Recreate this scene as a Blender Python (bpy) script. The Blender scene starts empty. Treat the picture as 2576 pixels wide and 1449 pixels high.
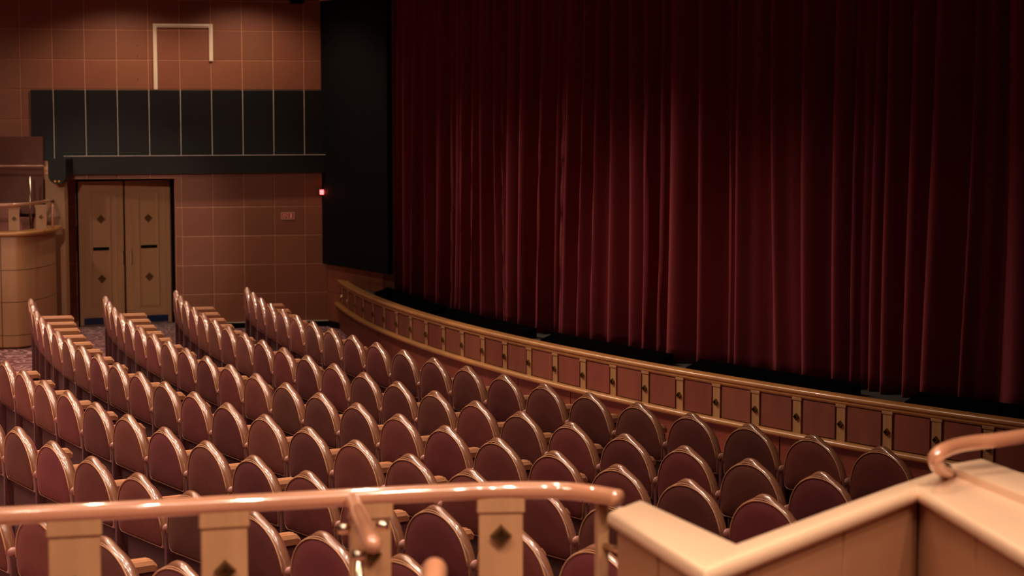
import bpy, bmesh, math, random
from mathutils import Vector, Matrix
random.seed(7)
scene = bpy.context.scene
col = scene.collection
PI = math.pi

# ------------------------------------------------------------------ camera
H = 3.03                       # eye height above the stalls floor
FPX, CX, CY, YH = 5000.0, 1288.0, 724.5, 265.0
PITCH = math.atan((CY - YH) / FPX)
cd = bpy.data.cameras.new('camera')
cam = bpy.data.objects.new('camera', cd); col.objects.link(cam)
cam.location = (0, 0, H); cam.rotation_euler = (PI/2 - PITCH, 0, 0)
cd.sensor_width = 36.0; cd.lens = FPX / 2576 * 36.0
cd.clip_start = 0.1; cd.clip_end = 200
cd.dof.use_dof = True; cd.dof.focus_distance = 13.5; cd.dof.aperture_fstop = 3.2
scene.camera = cam

# ------------------------------------------------------------------ view
vs = scene.view_settings
vs.view_transform = 'Standard'; vs.look = 'None'; vs.gamma = 1.0; vs.use_curve_mapping = False
vs.exposure = 0.0
w = bpy.data.worlds.new('world'); scene.world = w; w.use_nodes = True
w.node_tree.nodes['Background'].inputs[0].default_value = (1.0, .62, .42, 1)
w.node_tree.nodes['Background'].inputs[1].default_value = 0.012

# ------------------------------------------------------------------ lamps of the house (recessed downlights) and added fill spots
WARM = (1.0, 0.76, 0.58)
def spot(x, y, z, power, half=50, blend=.8, r=.06, aim=None, color=WARM):
    d = bpy.data.lights.new('downlight_or_fill', 'SPOT'); d.energy = power; d.color = color
    d.spot_size = math.radians(2*half); d.spot_blend = blend; d.shadow_soft_size = r
    o = bpy.data.objects.new('downlight_or_fill', d); o.location = (x, y, z)
    if aim:
        o.rotation_euler = (Vector(aim) - Vector((x, y, z))).to_track_quat('-Z', 'Y').to_euler()
    col.objects.link(o); return o
DOWN = []      # fittings for downlights and added spots, built further down at these places
CEIL = 4.9
LAMPS = []
# dense rows of small downlights over the stalls, dimmer towards the stage and towards the right
for j, y in enumerate([7.4, 9.1, 10.8, 12.5, 14.2, 15.9, 17.6, 19.3, 21.0, 22.7]):
    for i in range(8):
        x = -6.9 + 1.35*i + (.3 if j % 2 else 0)
        edge = 2.2 - max(0, y-10.5)*.44                   # the stage wall runs to the left with distance
        if x > edge + .1: continue
        k = min(max((edge - x)/5.0, 0.0), 1.0)
        spot(x, y, CEIL - .03, 140 + 8*k + (y-7)*2, 34 + 15*k, .9, .05); DOWN.append((x, y))
# row of small lamps above the near box, in front of the camera
for k in range(8):
    x = -3.0 + .66*k + (.12 if k % 3 == 1 else 0); y = 4.3 - .08*abs(k-4)
    spot(x, y, CEIL - .03, 100, 60, .6, .04); DOWN.append((x, y))
for (x, y, p) in [(.7, 3.4, 170), (1.6, 3.6, 200), (2.5, 3.3, 260), (.9, 1.0, 200), (2.0, .8, 220), (-1.2, 1.4, 70)]:  # rearmost three are added to lighten the parapet faces
    spot(x, y, CEIL - .03, p, 64, .6, .05); DOWN.append((x, y))
# added unseen lamps aimed to brighten the box and the left seat backs
for (x, y, p, a) in [
                     (-6.9, 19.0, 260, (-6.6, 25.3, .9)), (-6.6, 13.0, 200, (-3.0, 14.0, .6)), (-7.4, 17.0, 260, (-4.0, 19.0, .6)), (-6.0, 9.0, 120, (-2.5, 10.5, .6))]:
    spot(x, y, CEIL - .06, p, 28, .9, .08, aim=a); DOWN.append((x, y))
# unseen narrow spots, added to brighten the door, the tiles and the box
for (x, y, p, a, hf) in [(-4.7, 9.5, 1750, (-5.35, 27.4, 1.1), 6.0), (-5.0, 9.0, 950, (-3.7, 27.1, 1.1), 6.0), (-7.8, 12, 400, (-6.9, 25.2, .8), 6.5)]:
    spot(x, y, CEIL - .06, p, hf, .7, .08, aim=a); DOWN.append((x, y))
# wall washers grazing the far wall
for (x, y, p) in [(-4.95, 25.5, 118), (-3.4, 25.95, 108)]:
    spot(x, y, CEIL - .03, p, 66, .6); DOWN.append((x, y))
# spots added under the ceiling to graze the curtain folds with light
for (x, y, p, a) in [(-3.7, 23.2, 480, (-.9, 21.6, .6)), (-3.0, 21.0, 640, (.1, 19.7, .6)), (-2.2, 18.2, 640, (1.2, 17.9, .6)), (-1.2, 15.8, 320, (2.3, 16.2, .5)), (-.4, 13.6, 60, (3.4, 14.6, .4))]:
    spot(x, y, CEIL - .05, p, 31, 1.0, .08, aim=a); DOWN.append((x, y))

# ------------------------------------------------------------------ helpers
def at(px, py, z):
    u = (px - CX) / FPX; v = -(py - CY) / FPX
    cp, sp = math.cos(PITCH), math.sin(PITCH)
    d = Vector((u, cp + v*sp, -sp + v*cp)); t = (z - H) / d.z
    return Vector((0, 0, H)) + d*t
def atplane(px, py, P, n):
    u = (px - CX) / FPX; v = -(py - CY) / FPX
    cp, sp = math.cos(PITCH), math.sin(PITCH)
    d = Vector((u, cp + v*sp, -sp + v*cp)); o = Vector((0, 0, H))
    return o + d * ((P - o).dot(n) / d.dot(n))

def lin(c):
    return tuple(((v/255)/12.92 if v/255 <= .04045 else ((v/255+.055)/1.055)**2.4) for v in c) + (1,)
MATS = {}
def mat(name, rgb, rough=.5, var=.12, scale=6.0, bump=0.0, bscale=200.0, metal=0, coat=0, sheen=0, objrand=0.0,
        emit=None, es=1.0, grain=False, stretch=None, rgb2=None, spec=.5, sheencol=None, cr=.14, cior=1.5):
    if name in MATS: return MATS[name]
    m = bpy.data.materials.new(name); m.use_nodes = True; nt = m.node_tree
    b = nt.nodes['Principled BSDF']
    tc = nt.nodes.new('ShaderNodeTexCoord'); mp = nt.nodes.new('ShaderNodeMapping')
    nt.links.new(tc.outputs['Object'], mp.inputs[0])
    if stretch: mp.inputs['Scale'].default_value = stretch
    nz = nt.nodes.new('ShaderNodeTexNoise'); nz.inputs['Scale'].default_value = scale; nz.inputs['Detail'].default_value = 5
    nt.links.new(mp.outputs[0], nz.inputs[0])
    rp = nt.nodes.new('ShaderNodeValToRGB')
    c = lin(rgb); c2 = lin(rgb2) if rgb2 else tuple(v*(1-var) for v in c[:3]) + (1,)
    c1 = tuple(v*(1+var) for v in c[:3]) + (1,) if not rgb2 else c
    rp.color_ramp.elements[0].position = .35; rp.color_ramp.elements[0].color = c2
    rp.color_ramp.elements[1].position = .65; rp.color_ramp.elements[1].color = c1
    nt.links.new(nz.outputs[0], rp.inputs[0])
    out = rp.outputs[0]
    if objrand:
        oi = nt.nodes.new('ShaderNodeObjectInfo')
        hs = nt.nodes.new('ShaderNodeHueSaturation')
        mr = nt.nodes.new('ShaderNodeMapRange'); mr.inputs[3].default_value = 1-objrand; mr.inputs[4].default_value = 1+objrand*.8
        mh = nt.nodes.new('ShaderNodeMapRange'); mh.inputs[3].default_value = .5-objrand*.04; mh.inputs[4].default_value = .5+objrand*.05
        wn = nt.nodes.new('ShaderNodeTexWhiteNoise'); wn.noise_dimensions = '1D'
        nt.links.new(oi.outputs['Random'], mr.inputs[0]); nt.links.new(mr.outputs[0], hs.inputs['Value'])
        nt.links.new(oi.outputs['Random'], wn.inputs['W']); nt.links.new(wn.outputs[0], mh.inputs[0]); nt.links.new(mh.outputs[0], hs.inputs['Hue'])
        nt.links.new(out, hs.inputs['Color']); out = hs.outputs[0]
    nt.links.new(out, b.inputs['Base Color'])
    b.inputs['Roughness'].default_value = rough; b.inputs['Metallic'].default_value = metal
    b.inputs['Specular IOR Level'].default_value = spec
    b.inputs['Coat Weight'].default_value = coat; b.inputs['Coat Roughness'].default_value = cr; b.inputs['Coat IOR'].default_value = cior
    b.inputs['Sheen Weight'].default_value = sheen; b.inputs['Sheen Roughness'].default_value = .35
    if sheencol: b.inputs['Sheen Tint'].default_value = lin(sheencol)
    if bump:
        n2 = nt.nodes.new('ShaderNodeTexNoise'); n2.inputs['Scale'].default_value = bscale
        nt.links.new(mp.outputs[0], n2.inputs[0])
        bp = nt.nodes.new('ShaderNodeBump'); bp.inputs['Strength'].default_value = bump; bp.inputs['Distance'].default_value = .003
        nt.links.new(n2.outputs[0], bp.inputs['Height']); nt.links.new(bp.outputs[0], b.inputs['Normal'])
    if emit:
        b.inputs['Emission Color'].default_value = lin(emit); b.inputs['Emission Strength'].default_value = es
    MATS[name] = m; return m

M_void = mat('soot_black', (5, 5, 5), 1.0, .05, spec=0)
M_doororn = mat('door_bronze', (120, 84, 54), .35, .08, metal=.4)
M_tile = mat('clay_tile', (144, 86, 60), .42, .10, 1.5, .25, 120, objrand=.10)
M_jointglint = mat('joint_highlight', (236, 170, 128), .5)  # highlight along the tile edges, painted as a light joint colour
M_trimline = mat('metal_trim', (240, 222, 208), .35)
M_black = mat('matte_black', (11, 10, 9), .85, .1, spec=.15)
M_blackshiny = mat('black_panel', (17, 16, 14), .5, .1, spec=.35)
M_doorwood = mat('door_maple', (188, 142, 102), .36, .03, 2.0, stretch=(8, 8, .6), coat=.5)
M_wood = mat('maple_veneer', (176, 128, 90), .42, .04, 2.0, stretch=(6, 6, .6))
M_railwood = mat('lacquered_rail_wood', (190, 130, 98), .3, .08, 3, coat=1.0, cr=.06, cior=2.0)
M_capwood = mat('cap_wood', (222, 184, 152), .36, .05, 1.5, coat=.25)
M_panelwood = mat('copper_wood_panel', (164, 114, 82), .45, .07, 1.2, coat=.1)
M_pitrail = mat('pit_rail_wood', (180, 124, 68), .35, .10, 3, coat=.3)
M_pitpanel = mat('pit_cherry_panel', (128, 66, 50), .5, .12, 2.0, stretch=(3, 3, .8), objrand=.14)
M_pitframe = mat('pit_dark_frame', (112, 72, 42), .5, .1, 3)
M_pitlow = mat('pit_low_cherry', (130, 62, 44), .45, .12, 1.5, stretch=(3, 3, .5), objrand=.05)
M_pilaster = mat('pilaster_oak', (168, 124, 82), .45, .10, 3.0, stretch=(10, 10, 1), objrand=.05)
M_pilasterlit = mat('near_pilaster_maple', (170, 124, 88), .4, .07, 3.0, stretch=(8, 8, 1))
M_orn = mat('dark_bronze', (120, 96, 58), .26, .1, metal=.9)
M_chrome = mat('polished_chrome', (228, 206, 184), .24, .02, metal=1)
M_fabric = mat('burgundy_plush', (112, 48, 44), .85, .10, 8, .3, 500, sheen=.15, objrand=.30, sheencol=(230, 150, 130))
M_lower = mat('mauve_shell', (84, 48, 48), .7, .10, 4, .1, 300, objrand=.08)
M_arm = mat('burgundy_arm_cloth', (92, 42, 42), .8, .10, 6, .2, 400, sheen=.1)
M_leather = mat('beige_leather', (152, 100, 74), .32, .05, 5, .12, 90, coat=1.0, spec=.8, cr=.16, cior=1.8, objrand=.04)
M_armwood = mat('arm_beige', (206, 144, 104), .35, .06, 5, coat=.25, stretch=(12, 1, 12))
M_stitch = mat('pale_thread', (216, 160, 120), .5)
M_knob = mat('rose_knob', (176, 120, 112), .35, coat=.3)
M_velvet = mat('crimson_velvet', (122, 50, 56), .92, .10, 1.0, .3, 60, sheen=.3, sheencol=(210, 110, 110), stretch=(6, 6, .3), spec=.1)
M_kick = mat('blue_kick_plate', (26, 44, 84), .35, .1)
M_redlamp = mat('red_light', (255, 60, 60), .3, emit=(255, 90, 90), es=5)
M_sign = mat('fire_sign_red', (196, 84, 66), .4, .03)
M_signwhite = mat('sign_print_pale', (240, 200, 180), .4, .02)
M_amber = mat('amber_led', (200, 120, 40), .3, emit=(230, 140, 60), es=.25)
M_frame = mat('cream_frame', (244, 220, 188), .4, .04)
M_plaster = mat('ceiling_paint', (96, 70, 58), .8, .04)
M_darkwall = mat('brown_wall', (110, 60, 44), .6, .08)
M_lampglow = mat('lamp_glow', (255, 220, 180), .4, emit=(255, 210, 160), es=6)
M_rose = mat('rose_parapet_cloth', (170, 104, 88), .6, .06)

def carpet_mat():
    m = bpy.data.materials.new('swirl_carpet'); m.use_nodes = True; nt = m.node_tree; b = nt.nodes['Principled BSDF']
    tc = nt.nodes.new('ShaderNodeTexCoord')
    nz = nt.nodes.new('ShaderNodeTexNoise'); nz.inputs['Scale'].default_value = 2.6; nz.inputs['Detail'].default_value = 2
    nt.links.new(tc.outputs['Object'], nz.inputs[0])
    mx = nt.nodes.new('ShaderNodeMixRGB'); mx.blend_type = 'ADD'; mx.inputs[0].default_value = .55
    nt.links.new(tc.outputs['Object'], mx.inputs[1]); nt.links.new(nz.outputs[1], mx.inputs[2])
    vo = nt.nodes.new('ShaderNodeTexVoronoi'); vo.inputs['Scale'].default_value = 2.6
    nt.links.new(mx.outputs[0], vo.inputs[0])
    ma = nt.nodes.new('ShaderNodeMath'); ma.operation = 'MULTIPLY'; ma.inputs[1].default_value = 26
    nt.links.new(vo.outputs['Distance'], ma.inputs[0])
    sn = nt.nodes.new('ShaderNodeMath'); sn.operation = 'SINE'; nt.links.new(ma.outputs[0], sn.inputs[0])
    rp = nt.nodes.new('ShaderNodeValToRGB')
    rp.color_ramp.elements[0].position = .35; rp.color_ramp.elements[0].color = lin((112, 52, 56))
    rp.color_ramp.elements[1].position = .75; rp.color_ramp.elements[1].color = lin((206, 150, 146))
    nt.links.new(sn.outputs[0], rp.inputs[0]); nt.links.new(rp.outputs[0], b.inputs['Base Color'])
    b.inputs['Roughness'].default_value = .95; b.inputs['Sheen Weight'].default_value = .2
    return m
M_carpet = carpet_mat()

class MB:
    def __init__(s): s.v = []; s.f = []
    def add(s, vs, fs):
        k = len(s.v); s.v += [tuple(v) for v in vs]; s.f += [tuple(i+k for i in f) for f in fs]
    def box(s, x0, x1, y0, y1, z0, z1, ch=0):
        if ch <= 0:
            s.add([(x0,y0,z0),(x1,y0,z0),(x1,y1,z0),(x0,y1,z0),(x0,y0,z1),(x1,y0,z1),(x1,y1,z1),(x0,y1,z1)],
                  [(0,3,2,1),(4,5,6,7),(0,1,5,4),(1,2,6,5),(2,3,7,6),(3,0,4,7)])
        else:
            bm = bmesh.new(); bmesh.ops.create_cube(bm, size=1)
            for v in bm.verts:
                v.co = ((x0+x1)/2+v.co.x*(x1-x0), (y0+y1)/2+v.co.y*(y1-y0), (z0+z1)/2+v.co.z*(z1-z0))
            bmesh.ops.bevel(bm, geom=bm.edges[:], offset=ch, segments=2, profile=.5, affect='EDGES')
            s.frombm(bm)
    def frombm(s, bm, M=None):
        bm.verts.index_update()
        s.add([(M @ v.co if M else v.co) for v in bm.verts], [[v.index for v in f.verts] for f in bm.faces]); bm.free()
    def tube(s, pts, r, n=12, caps=True, dome=False):
        pts = [Vector(p) for p in pts]; rings = []
        ref = Vector((0, 0, 1))
        if abs((pts[1]-pts[0]).normalized().z) > .9: ref = Vector((0, 1, 0))
        vs = []
        for i, p in enumerate(pts):
            t = (pts[min(i+1, len(pts)-1)] - pts[max(i-1, 0)]).normalized()
            a = t.cross(ref).normalized(); b = a.cross(t).normalized()
            rr = r[i] if isinstance(r, (list, tuple)) else r
            for k in range(n):
                q = 2*PI*k/n; vs.append(p + a*math.cos(q)*rr + b*math.sin(q)*rr)
        fs = []
        for i in range(len(pts)-1):
            for k in range(n):
                k2 = (k+1) % n; fs.append((i*n+k, i*n+k2, (i+1)*n+k2, (i+1)*n+k))
        if caps:
            fs.append(tuple(reversed(range(n)))); fs.append(tuple(range((len(pts)-1)*n, len(pts)*n)))
        s.add(vs, fs)
    def poly(s, pts, z0, z1, bev=0, seg=4):
        bm = bmesh.new(); lo = [bm.verts.new((p[0], p[1], z0)) for p in pts]; hi = [bm.verts.new((p[0], p[1], z1)) for p in pts]
        n = len(pts); bm.faces.new(list(reversed(lo))); bm.faces.new(hi)
        for i in range(n): bm.faces.new((lo[i], lo[(i+1) % n], hi[(i+1) % n], hi[i]))
        bmesh.ops.recalc_face_normals(bm, faces=bm.faces[:])
        if bev: bmesh.ops.bevel(bm, geom=[e for e in bm.edges if abs(e.verts[0].co.z-e.verts[1].co.z) < 1e-6], offset=bev, segments=seg, profile=.5, affect='EDGES')
        s.frombm(bm)
    def mesh(s, name, m, smooth=False):
        me = bpy.data.meshes.new(name); me.from_pydata(s.v, [], s.f); me.materials.append(m)
        bm = bmesh.new(); bm.from_mesh(me); bmesh.ops.recalc_face_normals(bm, faces=bm.faces[:]); bm.to_mesh(me); bm.free()
        if smooth:
            for p in me.polygons: p.use_smooth = True
            if smooth != 'all':
                try: me.set_sharp_from_angle(angle=math.radians(40))
                except Exception: pass
        return me
    def build(s, name, m, parent=None, smooth=False, M=None):
        return link(name, s.mesh(name, m, smooth), parent, M)
def link(name, me, parent=None, M=None):
    o = bpy.data.objects.new(name, me)
    if M is not None: o.matrix_local = M
    if parent is not None: o.parent = parent
    col.objects.link(o); return o
def empty(name, loc=(0, 0, 0), rz=0):
    o = bpy.data.objects.new(name, None); o.location = loc; o.rotation_euler = (0, 0, rz); o.empty_display_size = .1
    col.objects.link(o); return o
def tag(o, label=None, cat=None, group=None, kind=None):
    if label: o['label'] = label
    if cat: o['category'] = cat
    if group: o['group'] = group
    if kind: o['kind'] = kind
    return o
def copy_tree(o, parent=None):
    c = o.copy(); col.objects.link(c)
    if parent is not None: c.parent = parent
    for ch in KIDS.get(o.name, []): copy_tree(ch, c)
    return c
KIDS = {}
def gather():
    KIDS.clear()
    for o in bpy.data.objects:
        if o.parent: KIDS.setdefault(o.parent.name, []).append(o)
def TR(x, y, z, rz=0): return Matrix.Translation((x, y, z)) @ Matrix.Rotation(rz, 4, 'Z')
def smoothpts(pts, n=8):
    pts = [Vector(p) for p in pts]; out = []
    for i in range(len(pts)-1):
        a = pts[max(i-1, 0)]; b = pts[i]; c = pts[i+1]; d = pts[min(i+2, len(pts)-1)]
        for k in range(n):
            t = k/n
            out.append(.5*((2*b)+(c-a)*t+(2*a-5*b+4*c-d)*t*t+(3*b-a-3*c+d)*t**3))
    out.append(pts[-1]); return out
def diamond_mesh(name, s, d, m):
    # raised lozenge boss facing -Y: outer rim, recess, small centre pyramid
    b = MB(); rings = [(s, 0), (s*.86, -d), (s*.62, -d), (s*.52, -d*.35), (s*.26, -d*.35), (s*.02, -d*1.3)]
    vs = []
    for (r, y) in rings: vs += [(r, y, 0), (0, y, r), (-r, y, 0), (0, y, -r)]
    fs = []
    for i in range(len(rings)-1):
        for k in range(4): fs.append((i*4+k, i*4+(k+1) % 4, (i+1)*4+(k+1) % 4, (i+1)*4+k))
    fs.append((0, 1, 2, 3)); b.add(vs, fs); return b.mesh(name, m)

# ------------------------------------------------------------------ floor, ceiling, outer walls
b = MB(); b.box(-11, 9, -3, 31, -.1, 0); o = b.build('floor', M_carpet); tag(o, 'mauve swirl patterned carpet floor of the stalls', kind='structure')
b = MB(); b.box(-11, 9, -3, 31, CEIL, CEIL+.1); o = b.build('ceiling', M_plaster); tag(o, kind='structure')
b = MB(); b.box(-11.2, -11, -3, 31, 0, CEIL); o = b.build('wall_rear', M_darkwall); tag(o, kind='structure')
b = MB(); b.box(-11, 9, -3.2, -3, 0, CEIL); o = b.build('wall_right', M_darkwall); tag(o, kind='structure')
b = MB(); b.box(9, 9.2, -3, 31, 0, CEIL); o = b.build('wall_backstage', M_black); tag(o, kind='structure')

# ------------------------------------------------------------------ left wall (tiles), seen nearly frontal
WA = math.radians(12.6)
PC = at(826, 265+3.03*5000/27.30, 0)                  # inner corner with the proscenium return
wd = Vector((math.cos(WA), math.sin(WA), 0)); wn = Vector((math.sin(WA), -math.cos(WA), 0))   # wn faces the camera
def wallx(px, py=500):
    p = atplane(px, py, PC, wn); return (p - PC).dot(wd)
MW = Matrix.Translation(PC) @ Matrix.Rotation(WA, 4, 'Z')    # local x along wall (0 at corner, negative left), y away, -y to camera
left = empty('wall_left'); left.matrix_local = MW; tag(left, kind='structure')
XL = wallx(-330)
XD = wallx(441)
b = MB(); b.box(XL, 0, .007, .25, 2.05, CEIL); b.box(XD, 0, .007, .25, 0, 2.06); b.build('backing', M_jointglint, left)
X0 = wallx(689, 400); TW = .4155; TZ = .395; G = .006
def tile_mesh(wx, wz):
    b = MB(); b.box(0, wx, -.0, .02, 0, wz)
    e = .005
    b = MB(); b.add([(0,.009,0),(wx,.009,0),(wx,.009,wz),(0,.009,wz),(0,.004,0),(wx,.004,0),(wx,.004,wz),(0,.004,wz),(e,0,e),(wx-e,0,e),(wx-e,0,wz-e),(e,0,wz-e)],
          [(0,1,5,4),(1,2,6,5),(2,3,7,6),(3,0,4,7),(4,5,9,8),(5,6,10,9),(6,7,11,10),(7,4,8,11),(8,9,10,11)])
    return b.mesh('tile', M_tile)
TM = {}
def tile(x0, x1, z0, z1, parent=left, name='tile'):
    wx = round(x1-x0-G, 3); wz = round(z1-z0-G, 3)
    if wx < .02 or wz < .02: return
    k = (wx, wz)
    if k not in TM: TM[k] = tile_mesh(wx, wz)
    return link(name, TM[k], parent, Matrix.Translation((x0+G/2, 0, z0+G/2)))
zj = [.08 + TZ*i for i in range(0, 14)]
ZB0, ZB1 = zj[6]-.03, zj[8]                         # dark band between these heights
XB = wallx(77, 300)
kmin = math.floor((XL-X0)/TW)
for k in range(kmin, 6):
    x0 = X0 + k*TW; x1 = x0 + TW
    x0c = max(x0, XL); x1c = min(x1, 0)
    if x0c >= x1c - .01: continue
    for j in range(0, 12):
        z0, z1 = zj[j], min(zj[j+1], CEIL)
        if z1 <= z0: continue
        if j >= 8: tile(x0c, x1c, z0, z1)
        elif j >= 5:
            if x0c < XB - .02:
                if j >= 5: tile(x0c, min(x1c, XB), z0, z1)
        if j == 5 and x1c > XB: pass
        if j < 5 and x1c > XD + .01:
            tile(max(x0c, XD), x1c, z0, z1)
        if j == 5 and x0c >= XB-.02:
            tile(x0c, x1c, z0, z0+.16)
# dark glazed band: separate black panels with slim bright joints
for k in range(kmin, 6):
    x0 = X0 + k*TW; x1 = min(x0 + TW, 0)
    if x1 <= XB + .02 or x0 >= 0: continue
    x0 = max(x0, XB)
    b = MB(); b.box(x0+.004, x1-.004, -.03, .02, ZB0-.12, ZB1-.004, .004); b.build('black_panel', M_blackshiny, left)
    if x0 > XB + .1:
        b = MB(); b.box(x0-.0026, x0+.0026, -.031, .0, ZB0-.12, ZB1-.004); tag(b.build('joint_strip', M_trimline, left), 'thin pale metal strip between black panels')
# base trim
b = MB(); b.box(XD, 0, -.02, .02, 0, .075); o = b.build('baseboard_left', M_black, None, M=MW); tag(o, kind='structure')
b = MB(); b.box(XD, 0, -.028, -.005, .075, .085); o = b.build('trim_left', M_trimline, None, M=MW); tag(o, kind='structure')
# cream raised frame on the wall
fx0, fx1 = wallx(385, 100), wallx(535, 100)
zt = atplane(460, 60, PC, wn).z; zr = atplane(530, 154, PC, wn).z
fr = empty('wall_frame'); fr.matrix_local = MW; tag(fr, 'cream moulded frame around two and a half tiles above the black band', 'wall frame')
def moulding(x0, x1, z0, z1, nm='frame_rail'):
    b = MB(); b.box(x0, x1, -.022, 0, z0, z1, .004)
    wv = (x1-x0) < (z1-z0)
    if wv: b.box(x0+.018, x1-.018, -.034, -.02, z0, z1, .003)
    else: b.box(x0, x1, -.034, -.02, z0+.018, z1-.018, .003)
    b.build(nm, M_frame, fr)
moulding(fx0, fx0+.05, ZB1, zt, 'frame_post'); moulding(fx1-.05, fx1, zr, zt, 'frame_post'); moulding(fx0+.05, fx1-.05, zt-.05, zt)
# tiny studs
for (px, py) in ((346, 114), (346, 141), (347, 199)):
    p = atplane(px, py, PC, wn); x = (p-PC).dot(wd)
    b = MB(); b.tube([(x, -.008, p.z), (x, .0, p.z)], .006, 10); o = b.build('wall_stud', M_chrome, None, M=MW)
    tag(o, {114: 'uppermost tiny bright stud on the tiles left of the cream frame', 141: 'middle tiny bright stud on the tiles left of the cream frame', 199: 'lowest tiny bright stud on the tiles, just above the black band'}[py], 'stud')

# black beam under the band
xb0, xb1 = wallx(160, 400), 0.02
be = MB(); zb1 = atplane(640, 390, PC+wn*.14, wn).z; zb0 = zb1 - .245
be.add([(xb0,-.16,zb0),(xb1,-.12,zb0),(xb1,.0,zb0),(xb0,.0,zb0),(xb0,-.16,zb1),(xb1,-.12,zb1),(xb1,.0,zb1),(xb0,.0,zb1)],
       [(0,3,2,1),(4,5,6,7),(0,1,5,4),(1,2,6,5),(2,3,7,6),(3,0,4,7)])
root = empty('wall_beam'); root.matrix_local = MW; tag(root, 'long black beam projecting over the double door', 'beam')
be.build('beam_body', M_blackshiny, root)
b = MB(); b.add([(xb0,-.166,zb1-.004),(xb1,-.126,zb1-.004),(xb1,-.11,zb1-.004),(xb0,-.15,zb1-.004),(xb0,-.166,zb1+.001),(xb1,-.126,zb1+.001),(xb1,-.11,zb1+.001),(xb0,-.15,zb1+.001)],
       [(0,3,2,1),(4,5,6,7),(0,1,5,4),(1,2,6,5),(2,3,7,6),(3,0,4,7)]); tag(b.build('edge_strip', M_trimline, root), 'thin bright strip along the upper edge')

# recessed door bay: wall at a steeper angle
DL = at(202, 823, 0); DR = at(435, 811, 0)
da = math.atan2(DR.y-DL.y, DR.x-DL.x); dd = (DR-DL).normalized(); dn = Vector((math.sin(da), -math.cos(da), 0))
MD = Matrix.Translation(DL) @ Matrix.Rotation(da, 4, 'Z'); DW = (DR-DL).length
DH = atplane(310, 453, DL, dn).z
def doorx(px, py=600): return (atplane(px, py, DL, dn)-DL).dot(dd)
def doorz(px, py): return atplane(px, py, DL, dn).z
bay = empty('wall_door_bay'); bay.matrix_local = MD; tag(bay, kind='structure')
xl = doorx(-330)
b = MB(); b.box(xl, 0, .019, .25, 0, CEIL); b.box(DW+.0, DW+1.2, .019, .25, 0, CEIL); b.box(0, DW, .019, .25, DH+.02, CEIL); b.build('backing', M_jointglint, bay)
for j in range(0, 6):
    for (x0, x1) in ((-.02-.4155*3, -.02-.4155*2), (-.02-.4155*2, -.02-.4155), (-.02-.4155, -.02), (DW+.05, DW+.46), (DW+.46, DW+.87)):
        wx, wz = x1-x0-G, TZ-G
        k = (round(wx, 3), round(wz, 3))
        if k not in TM: TM[k] = tile_mesh(*k)
        link('tile', TM[k], bay, Matrix.Translation((x0+G/2, .012, .08+TZ*j)))
for k in range(3):
    kk = (round(DW/3-G, 3), .2)
    if kk not in TM: TM[kk] = tile_mesh(*kk)
    link('tile', TM[kk], bay, Matrix.Translation((k*DW/3, .012, DH+.03)))

door = empty('door_1'); door.matrix_local = MD; tag(door, 'pale maple double door with lozenge ornaments and blue kick plates', kind='structure')
b = MB(); b.box(-.02, 0, .0, .05, 0, DH+.02); b.box(DW, DW+.05, -.01, .05, 0, DH+.02); b.box(0, DW, .0, .05, DH, DH+.02); b.box(0, DW, .09, .1, 0, DH); b.build('jamb_and_gap_shade', M_black, door)  # right-hand black strip paints the shade of the gap beside the door
dia = diamond_mesh('diamond_ornament', .062, .014, M_doororn)
mid = doorx(315)
leaves = ((0.012, mid-.014, 228, 279, 255, 258, 235, 278, 627, 307, (552, 702)), (mid+.014, DW-.01, 348, 400, 374, 377, 355, 396, 621, 328, (549, 696)))
for (x0, x1, mx0, mx1, o1, o2, s0, s1, sy, hx, oy) in leaves:
    b = MB(); b.box(x0, x1, .02, .07, 0.01, DH-.01, .004); lf = b.build('door_leaf', M_doorwood, door)
    a0, a1 = doorx(mx0), doorx(mx1); z0 = doorz(370, 770); z1 = doorz(370, 480)
    def rectm(a0, a1, z0, z1, t, dpt, nm):
        b = MB(); b.box(a0, a1, .02-dpt, .022, z1-t, z1, .003); b.box(a0, a1, .02-dpt, .022, z0, z0+t, .003)
        b.box(a0, a0+t, .02-dpt, .022, z0+t, z1-t, .003); b.box(a1-t, a1, .02-dpt, .022, z0+t, z1-t, .003); b.build(nm, M_doorwood, lf)
    rectm(a0, a1, z0, z1, .022, .022, 'inner_moulding')
    rectm(a0-.09, a1+.09, z0-.11, z1+.10, .010, .009, 'outer_moulding')
    for (ox, q) in ((o1, oy[0]), (o2, oy[1])):
        link('diamond_ornament', dia, lf, Matrix.Translation((doorx(ox, q), .02, doorz(ox, q))))
    zz = doorz(s0, sy); b = MB(); b.box(doorx(s0), doorx(s1), .012, .022, zz-.022, zz+.022); b.build('black_plate', M_black, lf)
    b = MB(); b.box(x0+.05, x1-.05, .014, .022, .02, .115); b.build('kick_plate', M_kick, lf)
    hx = doorx(hx, 650); za, zb = doorz(315, 662), doorz(315, 632)
    b = MB(); b.tube([(hx, -.025, za-.02), (hx, -.025, zb+.02)], .008, 8)
    for z in (za, zb): b.tube([(hx, .02, z), (hx, -.036, z)], .010, 8)
    b.build('pull_handle', M_chrome, lf, smooth=True)

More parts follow.
